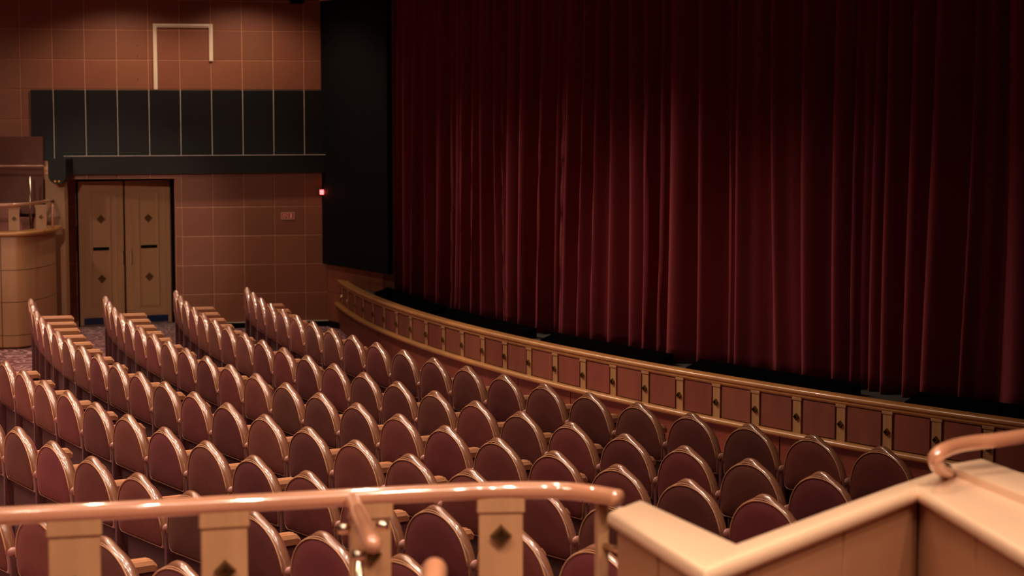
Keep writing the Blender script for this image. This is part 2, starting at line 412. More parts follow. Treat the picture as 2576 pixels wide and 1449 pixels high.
# exit light and fire sign on the tiles
def wallpt(px, py): p = atplane(px, py, PC, wn); return (p-PC).dot(wd), p.z
x, z = wallpt(809.5, 483); r = empty('exit_light'); r.matrix_local = MW; tag(r, 'small square red light glowing on the wall beside the black opening', 'light')
b = MB(); b.box(x-.042, x+.042, -.05, .0, z-.042, z+.042, .005); b.build('light_housing', M_black, r)
b = MB(); b.box(x-.032, x+.032, -.058, -.05, z-.032, z+.032); b.build('light_lens', M_redlamp, r)
pl = bpy.data.lights.new('exit_glow', 'POINT'); pl.energy = .3; pl.color = (1, .06, .05); pl.shadow_soft_size = .02
lo = bpy.data.objects.new('exit_glow', pl); lo.parent = r; lo.location = (x+.02, -.085, z); col.objects.link(lo)
x0, z1 = wallpt(707, 534.5); x1, z0 = wallpt(740.5, 551.5)
r = empty('fire_equipment_sign'); r.matrix_local = MW; tag(r, 'small red fire equipment sign with hose and extinguisher pictograms', 'sign')
b = MB(); b.box(x0, x1, -.008, 0, z0, z1); b.build('sign_board', M_sign, r)
b = MB(); t = .006; xm = (x0+x1)/2
for bx in ((x0, x1, z1-t, z1), (x0, x1, z0, z0+t), (x0, x0+t, z0, z1), (x1-t, x1, z0, z1), (xm-t/2, xm+t/2, z0, z1)):
    b.box(bx[0], bx[1], -.0095, -.008, bx[2], bx[3])
b.build('sign_border', M_signwhite, r)
cx = x0+(x1-x0)*.25; cz = (z0+z1)/2
b = MB(); b.tube([(cx+.019*math.cos(a), -.010, cz+.019*math.sin(a)) for a in [math.radians(q) for q in range(40, 330, 20)]], .0045, 6)
b.tube([(cx+.015, -.010, cz-.006), (cx+.03, -.010, cz+.01)], .0045, 6); b.build('hose_pictogram', M_signwhite, r)
cx = x0+(x1-x0)*.76
b = MB(); b.tube([(cx, -.0085, cz-.03), (cx, -.0085, cz+.014), (cx, -.0085, cz+.022), (cx, -.0085, cz+.032)], [.011, .011, .006, .006], 8); b.build('extinguisher_pictogram', M_signwhite, r)

# ------------------------------------------------------------------ proscenium return: tiled plinth with a black opening panel above
PE = at(967, 686, .87); cdv = (Vector((PE.x, PE.y, 0))-PC); ca = math.atan2(cdv.y, cdv.x)
MC = Matrix.Translation(PC) @ Matrix.Rotation(ca, 4, 'Z'); LC = cdv.length
ret = empty('wall_proscenium'); ret.matrix_local = MC; tag(ret, kind='structure')
b = MB(); b.box(0, LC+.3, .0, .2, 0, CEIL); b.build('backing', M_darkwall, ret)
for k in range(5):
    x0 = .14 + .415*(k-1); x1 = x0+.415; x0 = max(0, x0)
    if x1 - x0 < .05: continue
    for (z0, z1) in ((.08, .475), (.475, .865)):
        kk = (round(x1-x0-G, 3), round(z1-z0-G, 3))
        if kk not in TM: TM[kk] = tile_mesh(*kk)
        link('tile', TM[kk], ret, Matrix.Translation((x0, -.008, z0)))
b = MB(); b.box(-.03, LC+.25, -.07, -.0, .87, CEIL-.46); b.build('black_cladding', M_black, ret)
b = MB(); b.box(0, LC+.3, -.03, 0, 0, .075); b.build('base_strip', M_black, ret)
b = MB(); b.box(-.03, LC+.4, -.09, -.0, CEIL-.46, CEIL-.40, .005); tag(b.build('head_trim', M_frame, ret), 'pale trim above the black cladding')
p = atplane(748, 2, PC+wn*.15, wn); 
b = MB(); xx = (p-PC).dot(wd); b.box(xx-.09, xx+.09, -.2, 0, p.z-.035, p.z+.25, .02); b.tube([(xx, -.1, p.z+.2), (xx, -.1, CEIL)], .02, 8)
o = b.build('wall_speaker', M_black, None, M=MW); tag(o, 'small black loudspeaker cut by the top edge near the dark opening', 'speaker')

# ------------------------------------------------------------------ stage wall (curved), stage, curtain
SC = Vector((22.4436, 31.8433, 0)); SR = 25.265
def sp(th, off=0, z=0): return Vector((SC.x+(SR+off)*math.cos(th), SC.y+(SR+off)*math.sin(th), z))   # off > 0 towards the audience
TH0, TH1 = 3.334, 4.02
def zlow(th): return .335 - .075*(th-TH0)/(3.89-TH0)
def arc(t0, t1, n): return [t0+(t1-t0)*i/n for i in range(n+1)]
pit = empty('wall_stage_front'); tag(pit, kind='structure')
def band(t0, t1, n, prof, name, m, parent, smooth=False, label=None):
    b = MB(); vs = []; ths = arc(t0, t1, n)
    P = None
    for th in ths:
        pr = prof(th); P = len(pr)
        for (off, z) in pr: vs.append(sp(th, off, z))
    fs = []
    for i in range(n):
        for k in range(P):
            k2 = (k+1) % P; fs.append((i*P+k, i*P+k2, (i+1)*P+k2, (i+1)*P+k))
    fs.append(tuple(range(P))); fs.append(tuple(range(n*P, (n+1)*P)))
    b.add(vs, fs); o = b.build(name, m, parent, smooth)
    if label: o['label'] = label
    return o
def rnd(c0, c1, z0, z1, r=.4, n=5):
    # rounded front (audience side) nosing profile
    pts = [(c0, z0), (c0, z1)]
    h = (z1-z0)/2; zc = (z0+z1)/2
    for i in range(n+1):
        a = PI/2 - PI*i/n; pts.append((c1-h+h*math.cos(a), zc+h*math.sin(a)))
    return pts
band(TH0, TH1, 90, lambda th: [(-.06, .0), (-.06, .62), (0, .62), (0, 0)], 'backing', M_pitframe, pit)
KP = (-7.66061700e-05, 2.27822173e-02, 3.35116062)
def thp(i): return KP[0]*i*i+KP[1]*i+KP[2]
jn = thp(12)+.0035
for (a, c) in ((TH0, jn-.0001), (jn+.0001, thp(27)), (thp(27)+.0002, TH1)):
    band(a, c, 50, lambda th: rnd(-.075, .035, .625, .672), 'top_rail', M_pitrail, pit, True)
    band(a, c, 50, lambda th: [(-.01, .595), (-.01, .625), (.022, .625), (.022, .61), (.012, .595)], 'rail_moulding', M_pitrail, pit)
band(TH0, TH1, 120, lambda th: rnd(-.01, .075, zlow(th)-.025, zlow(th)+.025), 'ledge_rail', M_pitrail, pit, True)
dia2 = diamond_mesh('diamond_ornament', .032, .02, M_orn)
for i in range(-1, 31):
    th = thp(i); hw = .045/SR
    t2 = thp(i+1)
    if th + hw > TH1 - .01: break
    rz = th + PI/2 + PI      # local -Y points to the audience (outwards from the centre)
    if i >= 0:
        zl = zlow(th)+.02
        b = MB(); b.box(-.045, .045, -.016, 0, 0, .60-zl); b.box(-.055, .055, -.022, 0, .575-zl, .60-zl, .003)
        q = sp(th, 0, zl); pl_ = b.build('pilaster', M_pilaster, pit, M=TR(q.x, q.y, q.z, th-PI/2+PI))
        link('diamond_ornament', dia2, pl_, Matrix.Translation((0, -.016, (.62-zl)*.5-.02)))
    a0, a1 = th + hw*1.55, t2 - hw*1.55
    band(max(a0, TH0+.002), min(a1, TH1), 3, lambda t: [(0, zlow(t)+.035), (0, .585), (.012, .585), (.012, zlow(t)+.035)], 'panel', M_pitpanel, pit)
ths = [TH0+.001] + [thp(i)+.012 for i in range(0, 30, 2)]
for a, c in zip(ths[:-1], ths[1:]):
    if c > TH1: break
    band(a+.0003, c-.0003, 6, lambda t: [(0, .01), (0, zlow(t)-.02), (.02, zlow(t)-.02), (.02, .01)], 'low_panel', M_pitlow, pit)

# stage platform behind the wall
b = MB(); ring = [sp(t, -.062, 0) for t in arc(3.362, TH1+.02, 60)]
ring += [Vector((8.9, ring[-1].y, 0)), Vector((8.9, 30.8, 0)), Vector((-.8, 30.8, 0))]
ch_ = cdv.normalized(); nf_ = Vector((ch_.y, -ch_.x, 0))
ring += [Vector((-.8, (PC+ch_*(LC+.4)).y, 0)), PC+ch_*(LC+.4)+nf_*.1, PC+ch_*1.28+nf_*.1]
b.poly(ring, .0, .622); o = b.build('stage_platform', mat('stage_grey', (46, 42, 38), .7)); tag(o, 'grey stage platform behind the curved front wall', 'stage')

# curtain: one continuous velvet sheet with irregular folds
def curtain():
    z0, z1 = .63, CEIL
    t0, t1 = 3.393, 4.03; L = (t1-t0)*SR
    rr = random.Random(21)
    s = 0.0; knots = []          # (position, offset) ridges and valleys
    while s < L:
        wv = rr.choice((.12, .18, .22, .26, .30) if s < 6 else (.15, .22, .26, .30, .34, .40)); d = wv*rr.uniform(.6, 1.0)
        knots.append((s, wv, min(d, .25), rr.uniform(-.06, .06), rr.uniform(-.35, .6), rr.random() < .35, rr.choice((.7, .9, 1.3, 1.8)))); s += wv
    n = int(L/.014); rows = 30; vs = []; fs = []
    def prof(sv, h):
        # find fold
        off = 0
        lo, hi = 0, len(knots)-1
        while lo < hi:
            m = (lo+hi+1)//2
            if knots[m][0] <= sv: lo = m
            else: hi = m-1
        k = knots[lo]; u = (sv-k[0])/k[1]
        amp = k[2]*(1+k[4]*(1-h)*.6)
        c = .5-.5*math.cos(2*PI*u)
        c = c**k[6]
        if k[5]: c = c*(.82+.18*math.cos(6*PI*(u-.5)))
        return amp*c
    for j in range(rows+1):
        h = j/rows; z = z0+(z1-z0)*h
        for i in range(n+1):
            sv = L*i/n
            drift = .05*(1-h)**1.5*math.sin(sv*2.3+1.1)+.03*(1-h)*math.sin(sv*5.1)+.02*math.sin(sv*1.3+h*4)
            o_ = -.72 + prof(min(max(sv+drift, 0), L), h) + .03*math.sin(sv*.9)
            th = t0 + sv/SR
            vs.append(sp(th, o_, z))
    W = n+1
    for j in range(rows):
        for i in range(n): fs.append((j*W+i, j*W+i+1, (j+1)*W+i+1, (j+1)*W+i))
    b = MB(); b.add(vs, fs); o = b.build('stage_curtain', M_velvet, None, 'all')
    sol = o.modifiers.new('solid', 'SOLIDIFY'); sol.thickness = .006; sol.offset = 0
    tag(o, 'tall crimson velvet stage curtain hanging in deep folds', 'curtain')
curtain()

# black footlight troughs on the stage edge
def trough(px0, px1, label):
    def th_of(px):
        best = None
        for k in range(2000):
            th = TH0 + (TH1-TH0)*k/2000; q = sp(th, -.2, .7)
            u = (q.x)/(q.y*math.cos(PITCH)-(q.z-H)*math.sin(PITCH))*FPX+CX
            if best is None or abs(u-px) < best[0]: best = (abs(u-px), th)
        return best[1]
    a, c = th_of(px0), th_of(px1)
    r = empty('footlight_trough', sp((a+c)/2, -.3, .645)); tag(r, label, 'footlight', 'black footlight troughs along the stage edge')
    def loc(o): o.matrix_parent_inverse = Matrix.Translation(-sp((a+c)/2, -.3, .645)); return o
    loc(band(a, c, 12, lambda t: [(-.35, .625), (-.35, .725), (-.33, .732), (-.27, .70), (-.17, .67), (-.17, .625)], 'trough_hood', M_void, r))
    loc(band(a, c, 12, lambda t: [(-.17, .625), (-.17, .668), (-.16, .668), (-.16, .625)], 'front_lip', M_void, r))
trough(950, 1092, 'black footlight trough at the far left end of the stage edge')
trough(1110, 1318, 'second black footlight trough from the far left end of the stage')
trough(1368, 1662, 'black footlight trough on the stage edge near the middle of the curtain')
trough(1735, 2135, 'fourth black footlight trough from the far left end of the stage')
trough(2285, 2680, 'black footlight trough nearest the camera on the stage edge')

# ------------------------------------------------------------------ far left box (curved balcony front)
fb = empty('side_box', at(-60, 868, 0)); tag(fb, 'curved maple balcony box with handrail beside the double door', 'balcony')
FB = lambda: Matrix.Translation(-fb.location)
def pin(o): o.matrix_parent_inverse = FB(); return o
ZL, ZR = 1.44, 1.795
ledge = smoothpts([at(-330, 588, ZL), at(-200, 592, ZL), at(0, 590, ZL), at(60, 588.5, ZL), at(110, 583, ZL), at(140, 577, ZL), at(149, 572, ZL)], 6)
def offpath(path, d):
    out = []
    for i, p in enumerate(path):
        t = (path[min(i+1, len(path)-1)]-path[max(i-1, 0)]).normalized(); nrm = Vector((-t.y, t.x, 0)); out.append(p+nrm*d)
    return out
bodyp = offpath(ledge, .05)
def sweep(path, prof, name, m, parent, smooth=False):
    b = MB(); vs = []; P = len(prof)
    for i, p in enumerate(path):
        t = (path[min(i+1, len(path)-1)]-path[max(i-1, 0)]); t.z = 0; t.normalize(); nrm = Vector((-t.y, t.x, 0))
        for (o_, z) in prof: vs.append(Vector((p.x, p.y, 0))+nrm*o_+Vector((0, 0, z)))
    fs = []; n = len(path)-1
    for i in range(n):
        for k in range(P):
            k2 = (k+1) % P; fs.append((i*P+k, i*P+k2, (i+1)*P+k2, (i+1)*P+k))
    fs.append(tuple(range(P))); fs.append(tuple(range(n*P, (n+1)*P))); b.add(vs, fs); return b.build(name, m, parent, smooth)
pin(sweep(bodyp, [(.02, 0), (.02, ZL-.03), (.2, ZL-.03), (.2, 0)], 'body_core', M_pitframe, fb))
pin(sweep(ledge, [(.2, ZL-.025), (.2, ZL+.03)]+[(-.0+.0275*(1-math.cos(a))-.03, ZL+.0025+.0275*math.sin(a)) for a in [PI/2-PI*i/6 for i in range(7)]], 'ledge', M_pitrail, fb, True))
# facing panels of the curved body
n = len(bodyp)-1
def pxat(p): return p.x/(p.y*math.cos(PITCH)-(p.z-H)*math.sin(PITCH))*FPX+CX
cuts = [0]+[min(range(n+1), key=lambda i: abs(pxat(bodyp[i])-q)) for q in (-170, -84, 2, 87)]+[n]
for a, c in zip(cuts[:-1], cuts[1:]):
    if c <= a: continue
    for (z0, z1) in ((.03, .17), (.178, .585), (.593, .985), (.993, ZL-.03)):
        pts = bodyp[a:c+1]
        q = [pts[0]+(pts[1]-pts[0]).normalized()*.005]+pts[1:-1]+[pts[-1]-(pts[-1]-pts[-2]).normalized()*.005]
        pin(sweep(q, [(0, z0), (0, z1), (.02, z1), (.02, z0)], 'body_panel', M_wood, fb))
rail = smoothpts([at(-330, 512, ZR), at(-100, 515, ZR), at(0, 516, ZR), at(60, 514, ZR), at(105, 508, ZR), at(136, 500, ZR)], 6)
b = MB(); b.tube(rail, .024, 10); pin(b.build('handrail', M_railwood, fb, 'all'))
def boxpil(px, py, lab=None):
    base = at(px, py, ZL+.03)
    b = MB(); b.box(-.067, .067, 0, .03, 0, ZR-ZL-.05, .003); b.box(-.078, .078, -.006, .03, ZR-ZL-.085, ZR-ZL-.055, .003)
    o = b.build('pilaster', M_wood, fb, M=TR(base.x, base.y, base.z, -math.atan2(base.x, base.y))); pin(o)
    link('diamond_ornament', dia2, o, Matrix.Translation((0, 0, .15)))
    return base
boxpil(36, 580); boxpil(104, 576); boxpil(-150, 580)
p0 = at(133, 577, ZL+.03); b = MB(); b.tube([p0, Vector((p0.x, p0.y, ZR))], .014, 8); pin(b.build('post', M_railwood, fb, 'all'))
# things inside the far box
q0 = at(-330, 600, 1.3); q1 = at(45, 590, 1.3)
b = MB()
pa, pb_ = Vector((-8.5, 26.1, 0)), Vector((-6.15, 26.55, 0))
b.box(-7.45, -6.47, 26.0, 26.1, 0, 1.70, .01); b.box(-6.47, -6.12, 26.0, 26.1, 0, 1.57, .01); o = b.build('box_parapet', M_rose); tag(o, 'rose coloured low partition inside the balcony box', 'partition')
b = MB(); b.box(-7.3, -6.2, 26.3, 26.36, 1.6, 2.62, 0); o = b.build('wall_box_back', M_darkwall); tag(o, kind='structure')
pt = at(75, 442, 2.1); b = MB(); pp = Vector((-5.98, 25.6, 0))
b.tube([(-6.28, 25.9, 1.3), (-6.28, 25.9, 2.11)], .016, 10); o = b.build('steel_post', M_chrome, None, 'all'); tag(o, 'short upright pale steel post standing behind the balcony rail', 'post')
b = MB(); b.tube([(-7.4, 25.95, 2.24), (-6.1, 25.95, 2.24)], .015, 10); o = b.build('upper_handrail', M_railwood, None, 'all'); tag(o, 'straight copper wooden handrail above the balcony box at left', 'handrail')
# light maple column beside the door
c0 = at(120, 840, 0); cw = .26
cl = empty('maple_column', (-6.17, 26.3, 0)); cl.location = (at(143, 842, 0).x, 26.35, 0); tag(cl, 'plain pale maple column between the balcony box and the double door', 'column')
b = MB(); b.box(-.13, .13, -.1, .1, .0, 2.12, .01); b.build('column_shaft', M_wood, cl)
b = MB(); b.box(-.135, .135, -.105, .105, 0, .08); b.build('column_base', M_black, cl)
# black projector housing with two amber eyes
u = atplane(143, 430, Vector((0, 25.9, 0)), Vector((0, -1, 0)))
pr_ = empty('ceiling_speaker', (u.x, 25.9, u.z)); tag(pr_, 'black rounded wall loudspeaker with two amber lamps above the maple column', 'speaker')
b = MB(); pts = [(-.115, .15), (.115, .15), (.115, -.06)]+[(.115*math.cos(a), -.06-.115*math.sin(a)*.95) for a in [PI*i/10 for i in range(1, 10)]]+[(-.115, -.06)]
vs = [(x, -.0, z) for x, z in pts]+[(x, .42, z) for x, z in pts]; n_ = len(pts)
b.add(vs, [tuple(range(n_)), tuple(reversed(range(n_, 2*n_)))]+[(i, (i+1) % n_, n_+(i+1) % n_, n_+i) for i in range(n_)]); b.build('housing', M_blackshiny, pr_, True)
for s in (-1, 1):
    b = MB(); b.tube([(s*.026, -.004, -.135), (s*.026, .0, -.135)], .013, 10); b.build('indicator_lamp', M_amber, pr_)

# ------------------------------------------------------------------ theatre seats
OUT = [(0, .956), (.024, .954), (.046, .945), (.070, .929), (.110, .911), (.162, .885), (.209, .845), (.246, .792), (.270, .738), (.280, .680), (.283, .625), (.278, .578), (.255, .560)]
INN = [(0, .917), (.036, .915), (.070, .909), (.106, .898), (.146, .878), (.186, .849), (.220, .810), (.246, .762), (.262, .714), (.270, .672), (.273, .624), (.267, .586), (.248, .572)]
def outline(t=0.0, k=1.0):
    # t blends from the outer ogee rim (0) to the rounder seam line (1); k shrinks towards the middle
    h = [Vector((a[0]*(1-t)+b_[0]*t, a[1]*(1-t)+b_[1]*t)) for a, b_ in zip(OUT, INN)]
    h = [Vector((p.x*k, .75+(p.y-.75)*k)) for p in h]
    return h + [Vector((-p.x, p.y)) for p in reversed(h[1:])]
def lean(x, y, z): return (x, y-(z-.47)*.09, z)
def shell(rings):
    vs = []; fs = []; n = None
    for (t, k, y) in rings:
        o_ = outline(t, k); n = len(o_)
        vs += [lean(p.x, y, p.y) for p in o_]
    for i in range(len(rings)-1):
        for k in range(n):
            k2 = (k+1) % n; fs.append((i*n+k, i*n+k2, (i+1)*n+k2, (i+1)*n+k))
    return vs, fs, n
def seat_meshes():
    D = {}
    rg = [(1, .99, -.010)]
    for a in range(-80, 81, 20):
        ca_ = math.cos(math.radians(a)); rg.append(((1-ca_)*.8, 1-.03*(1-ca_), .010+.029*math.sin(math.radians(a))))
    vs, fs, n = shell(rg + [(1, .96, .040)])
    b = MB(); b.add(vs, fs); D['rim'] = b.mesh('rim', M_leather, 'all')
    vs, fs, n = shell([(1, 1.0, -.004), (1, .985, -.014), (1, .90, -.022), (1, .6, -.030), (1, .25, -.033), (1, .02, -.034)])
    b = MB(); b.add(vs, fs+[tuple(range(5*n, 6*n))]); D['back_panel'] = b.mesh('back_panel', M_fabric, 'all')
    vs, fs, n = shell([(.8, .965, .037), (.9, .95, .046), (1, .90, .058), (1, .5, .070), (1, .02, .073)])
    b = MB(); b.add(vs, fs+[tuple(range(4*n, 5*n))]); D['back_cushion'] = b.mesh('back_cushion', M_fabric, 'all')
    def arch(t, k=1.0, zmin=.64):
        rt = [p for p in outline(t, k)[:13] if p.y > zmin]
        return [Vector((-p.x, 0, p.y)) for p in reversed(rt[1:])]+[Vector((p.x, 0, p.y)) for p in rt]
    b = MB(); b.tube([lean(p.x, -.017, p.z) for p in arch(1)], .0042, 6)
    b.tube([lean(p.x, -.0165, p.z) for p in arch(.62, .98)], .0030, 5); D['piping'] = b.mesh('piping', M_stitch, 'all')
    b = MB(); pth = smoothpts(arch(1, .972), 4)
    for i in range(len(pth)-1):
        a = pth[i]; c = pth[i].lerp(pth[i+1], .5)
        b.tube([lean(a.x, -.0185, a.z), lean(c.x, -.0178, c.z)], .0017, 4)
    D['stitching'] = b.mesh('stitching', M_stitch)
    b = MB(); b.box(-.238, .238, .008, .05, .10, .60, .012); D['lower_back'] = b.mesh('lower_back', M_lower)
    b = MB(); b.box(-.225, .225, .07, .50, .34, .45, .03); D['seat_cushion'] = b.mesh('seat_cushion', M_fabric, True)
    b = MB(); b.box(-.035, .035, .08, .42, .0, .66, .012); D['arm_panel'] = b.mesh('arm_panel', M_arm, True)
    # beige ribbed arm top with a rounded nose
    b = MB(); prof = [(-.042, .665), (-.046, .70), (-.036, .722), (-.024, .722), (-.020, .716), (-.014, .716), (-.010, .724), (.010, .724), (.014, .716), (.020, .716), (.024, .722), (.036, .722), (.046, .70), (.042, .665)]
    ys = [(.075, 1), (.36, 1), (.405, .96), (.43, .80)]; vs = []
    for (y, k) in ys: vs += [(x*k, y, .665+(z-.665)*(1 if k > .9 else .55)) for x, z in prof]
    P = len(prof); fs = [tuple(range(P)), tuple(range(3*P, 4*P))]
    for i in range(3):
        for k in range(P): fs.append((i*P+k, i*P+(k+1) % P, (i+1)*P+(k+1) % P, (i+1)*P+k))
    b.add(vs, fs); D['armrest'] = b.mesh('armrest', M_armwood)
    b = MB(); b.box(-.015, .015, -.03, .05, .0, .67, .006); D['arm_post'] = b.mesh('arm_post', M_arm, True)
    bm = bmesh.new(); bmesh.ops.create_uvsphere(bm, u_segments=10, v_segments=6, radius=.03)
    b = MB(); b.frombm(bm, Matrix.Translation((0, -.012, .69)) @ Matrix.Diagonal((.5, 1.2, .9, 1))); D['post_knob'] = b.mesh('post_knob', M_knob, 'all')
    return D
SM = seat_meshes()
def make_seat(both):
    r = empty('theatre_seat')
    for nm in ('rim', 'back_panel', 'back_cushion', 'lower_back', 'seat_cushion'): link(nm, SM[nm], r)
    for c in col.objects:
        pass
    bp = link('piping', SM['piping'], r); st = link('stitching', SM['stitching'], r); st['kind'] = 'stuff'
    for s in ((1, -1) if both else (1,)):
        M = Matrix.Translation((s*AX, 0, 0))
        ap = link('arm_panel', SM['arm_panel'], r, M); link('armrest', SM['armrest'], r, M)
        po = link('arm_post', SM['arm_post'], r, M); link('post_knob', SM['post_knob'], po)
    return r
AX = .303
single = make_seat(False); double = make_seat(True)
gather()
RC = Vector((21.80469, 28.28621))
ROWS = [  # theta polynomial, radius polynomial, first index, last index, name
    ((-0.000087, 0.025389, 3.362765), (-0.0019, 25.4751), 0, 20),
    ((-0.000084, 0.024519, 3.370370), (0.0034, 26.2904), 0, 21),
    ((-0.000045, 0.023186, 3.389999), (0.0004, 27.0917), 0, 21),
    ((-0.000027, 0.023049, 3.392978), (-0.0014, 27.8863), 0, 20),
    ((-0.000054, 0.022839, 3.579951), (-0.0026, 28.6632), -2, 13),
    ((0.0, 0.022202, 3.696966), (0.0002, 29.4473), -1, 7),
    ((0.0, 0.022894, 3.765308), (-0.0203, 30.3746), 0, 3)]
ORD = ['first', 'second', 'third', 'fourth', 'fifth', 'sixth', 'seventh', 'eighth', 'ninth', 'tenth', 'eleventh', 'twelfth', 'thirteenth', 'fourteenth',
       'fifteenth', 'sixteenth', 'seventeenth', 'eighteenth', 'nineteenth', 'twentieth', 'twenty-first', 'twenty-second', 'twenty-third']
used = {'s': False, 'd': False}
for r, (kt, kr, i0, i1) in enumerate(ROWS):
    for i in range(i0, i1+1):
        kt2 = kt if len(kt) == 3 else (0,)+kt
        th = kt2[0]*i*i+kt2[1]*i+kt2[2]; R = kr[0]*i+kr[1]
        d = Vector((math.cos(th), math.sin(th)))
        apex = RC + d*R
        if r == 0 and False: continue
        f = -d                                        # facing direction (towards the stage)
        base = apex + f*.044
        rz = math.atan2(f.y, f.x)-PI/2
        first = (i == i0 and r < 4)
        src = double if first else single; key = 'd' if first else 's'
        if not used[key]: o = src; used[key] = True
        else: o = copy_tree(src)
        o.location = (base.x, base.y, 0); o.rotation_euler = (0, 0, rz)
        o.scale = ((2*kt2[0]*i+kt2[1])*R/.608, 1, 1)      # seats are made slightly wider towards the side aisle
        rown = ('front', 'second', 'third', 'fourth', 'fifth', 'sixth', 'seventh')[r]
        if r < 4: lab = f'burgundy theatre seat with beige arched rim, {rown} row from the stage, {ORD[i-i0]} from its far left end'
        else: lab = f'burgundy theatre seat with beige arched rim, {rown} row from the stage, {ORD[i-i0]} from the left edge'
        if lab.count(' ') > 15: lab = lab.replace('burgundy theatre seat', 'burgundy seat').replace(' from the stage', '')
        tag(o, lab, 'theatre seat', 'burgundy theatre seats in curved rows')

# ------------------------------------------------------------------ near box balustrade
NR, NL = 1.80, 1.42
nb = empty('box_balustrade', at(600, 1270, NR)); nb.location.z = 0; tag(nb, 'blurred copper wood handrail on flat pilasters across the foreground', 'balustrade')
def pinb(o): o.matrix_parent_inverse = Matrix.Translation(-nb.location); return o
path = smoothpts([at(-500, 1330, NR), at(-250, 1316, NR), at(0, 1299, NR), at(300, 1284, NR), at(600, 1267, NR), at(900, 1250, NR), at(1100, 1240, NR), at(1240, 1234, NR), at(1400, 1234, NR), at(1490, 1242, NR), at(1556, 1254, NR)], 8)
b = MB(); b.tube(path, .0285, 20); pinb(b.build('handrail', M_railwood, nb, 'all'))
lp = [Vector((p.x, p.y, NL)) for p in path if pxat(p) < 1500]
pinb(sweep(lp, [(-.03, NL-.03), (-.06, NL), (-.03, NL+.03), (.12, NL+.03), (.12, NL-.03)], 'ledge', M_pitrail, nb))
cut = list(range(0, len(lp), 10))
if cut[-1] != len(lp)-1: cut.append(len(lp)-1)
for a, c in zip(cut[:-1], cut[1:]):
    pts = lp[a:c+1]; q = [pts[0]+(pts[1]-pts[0]).normalized()*.004]+pts[1:-1]+[pts[-1]-(pts[-1]-pts[-2]).normalized()*.004]
    pinb(sweep(q, [(.0, .0), (.0, NL-.03), (.04, NL-.03), (.04, 0)], 'front_panel', M_wood, nb))
dia3 = diamond_mesh('diamond_ornament', .036, .02, M_orn)
def rot_at(p):
    i = min(range(len(path)), key=lambda k: abs(path[k].x-p.x)); t = path[min(i+1, len(path)-1)]-path[max(i-1, 0)]; return math.atan2(t.y, t.x)
for (px0, px1, dy) in ((120, 243, 1455), (500, 614, 1438), (865, 970, 1420), (1195, 1308, 1388)):
    pc = at((px0+px1)/2, 1250+(1240-(px0+px1)/2)*.04, NR); wv = (px1-px0)/5000*6.25/2
    i = min(range(len(path)), key=lambda k: abs(path[k].x-pc.x)); pc = path[i]
    zd = .0
    b = MB(); b.box(-wv, wv, -.015, .015, 0, NR-NL-.05, .004); b.box(-wv-.006, wv+.006, -.021, .021, NR-NL-.1, NR-NL-.045, .004)
    o = b.build('pilaster', M_pilasterlit, nb, M=TR(pc.x, pc.y, NL+.03, rot_at(pc))); pinb(o)
    zz = H - (dy-265)/5000*6.2 - NL - .03
    link('diamond_ornament', dia3, o, Matrix.Translation((0, -.0151, zz+.02)))
ep = at(1514, 1262, NR-.03)
b = MB(); b.box(-.019, .019, -.019, .019, 0, NR-NL-.05, .004); pinb(b.build('end_post', M_pilasterlit, nb, M=TR(ep.x, ep.y, NL+.03, .3)))
q = at(1514, 1395, 1.63); b = MB(); b.tube([(ep.x, ep.y, 1.63), (ep.x+.1, ep.y-.14, 1.63)], .012, 10); pinb(b.build('wall_bracket', M_chrome, nb, 'all'))

# stair handrail meeting the balustrade
hr = empty('stair_handrail', at(915, 1330, NR)); hr.location.z = 0; tag(hr, 'short blurred wooden stair handrail pointing at the camera from the balustrade', 'handrail')
def pinh(o): o.matrix_parent_inverse = Matrix.Translation(-hr.location); return o
a = at(888, 1262, NR-.01); c = at(937, 1368, NR-.01)
b = MB(); e = (c-a).normalized()
b.tube([a, a.lerp(c, .3), a.lerp(c, .7), c, c+e*.015, c+e*.026, c+e*.031], [.027, .027, .027, .028, .025, .016, .004], 18); pinh(b.build('rail_bar', M_railwood, hr, 'all'))
for (px, py, z) in ((866, 1330, 1.73), (962, 1322, 1.73), (903, 1398, 1.73)):
    p = at(px, py, z); b = MB(); b.tube([p+Vector((-.02, 0, 0)), p+Vector((.02, 0, 0))], .017, 12); pinh(b.build('chrome_clamp', M_chrome, hr, 'all'))
p = at(903, 1398, 1.73); b = MB(); b.tube([p, Vector((p.x, p.y, NL))], .012, 10); pinh(b.build('support_post', M_chrome, hr, 'all'))
a = at(1093, 1432, 1.86); c = Vector((a.x-.02, a.y-.9, a.z-.38)); e = (c-a).normalized()
lh = empty('lower_handrail', (a.x, a.y, 0)); tag(lh, 'rounded orange wooden handrail end at the bottom edge of the picture', 'handrail')
b = MB(); b.tube([a-e*.032, a-e*.026, a-e*.012, a, a.lerp(c, .5), c], [.006, .018, .028, .032, .032, .032], 18)
o = b.build('rail_bar', M_railwood, lh, 'all'); o.matrix_parent_inverse = Matrix.Translation(-lh.location)
b = MB(); q = a.lerp(c, .75); b.tube([q, Vector((q.x, q.y, 0.0))], .015, 10); o = b.build('support_post', M_chrome, lh, 'all'); o.matrix_parent_inverse = Matrix.Translation(-lh.location)

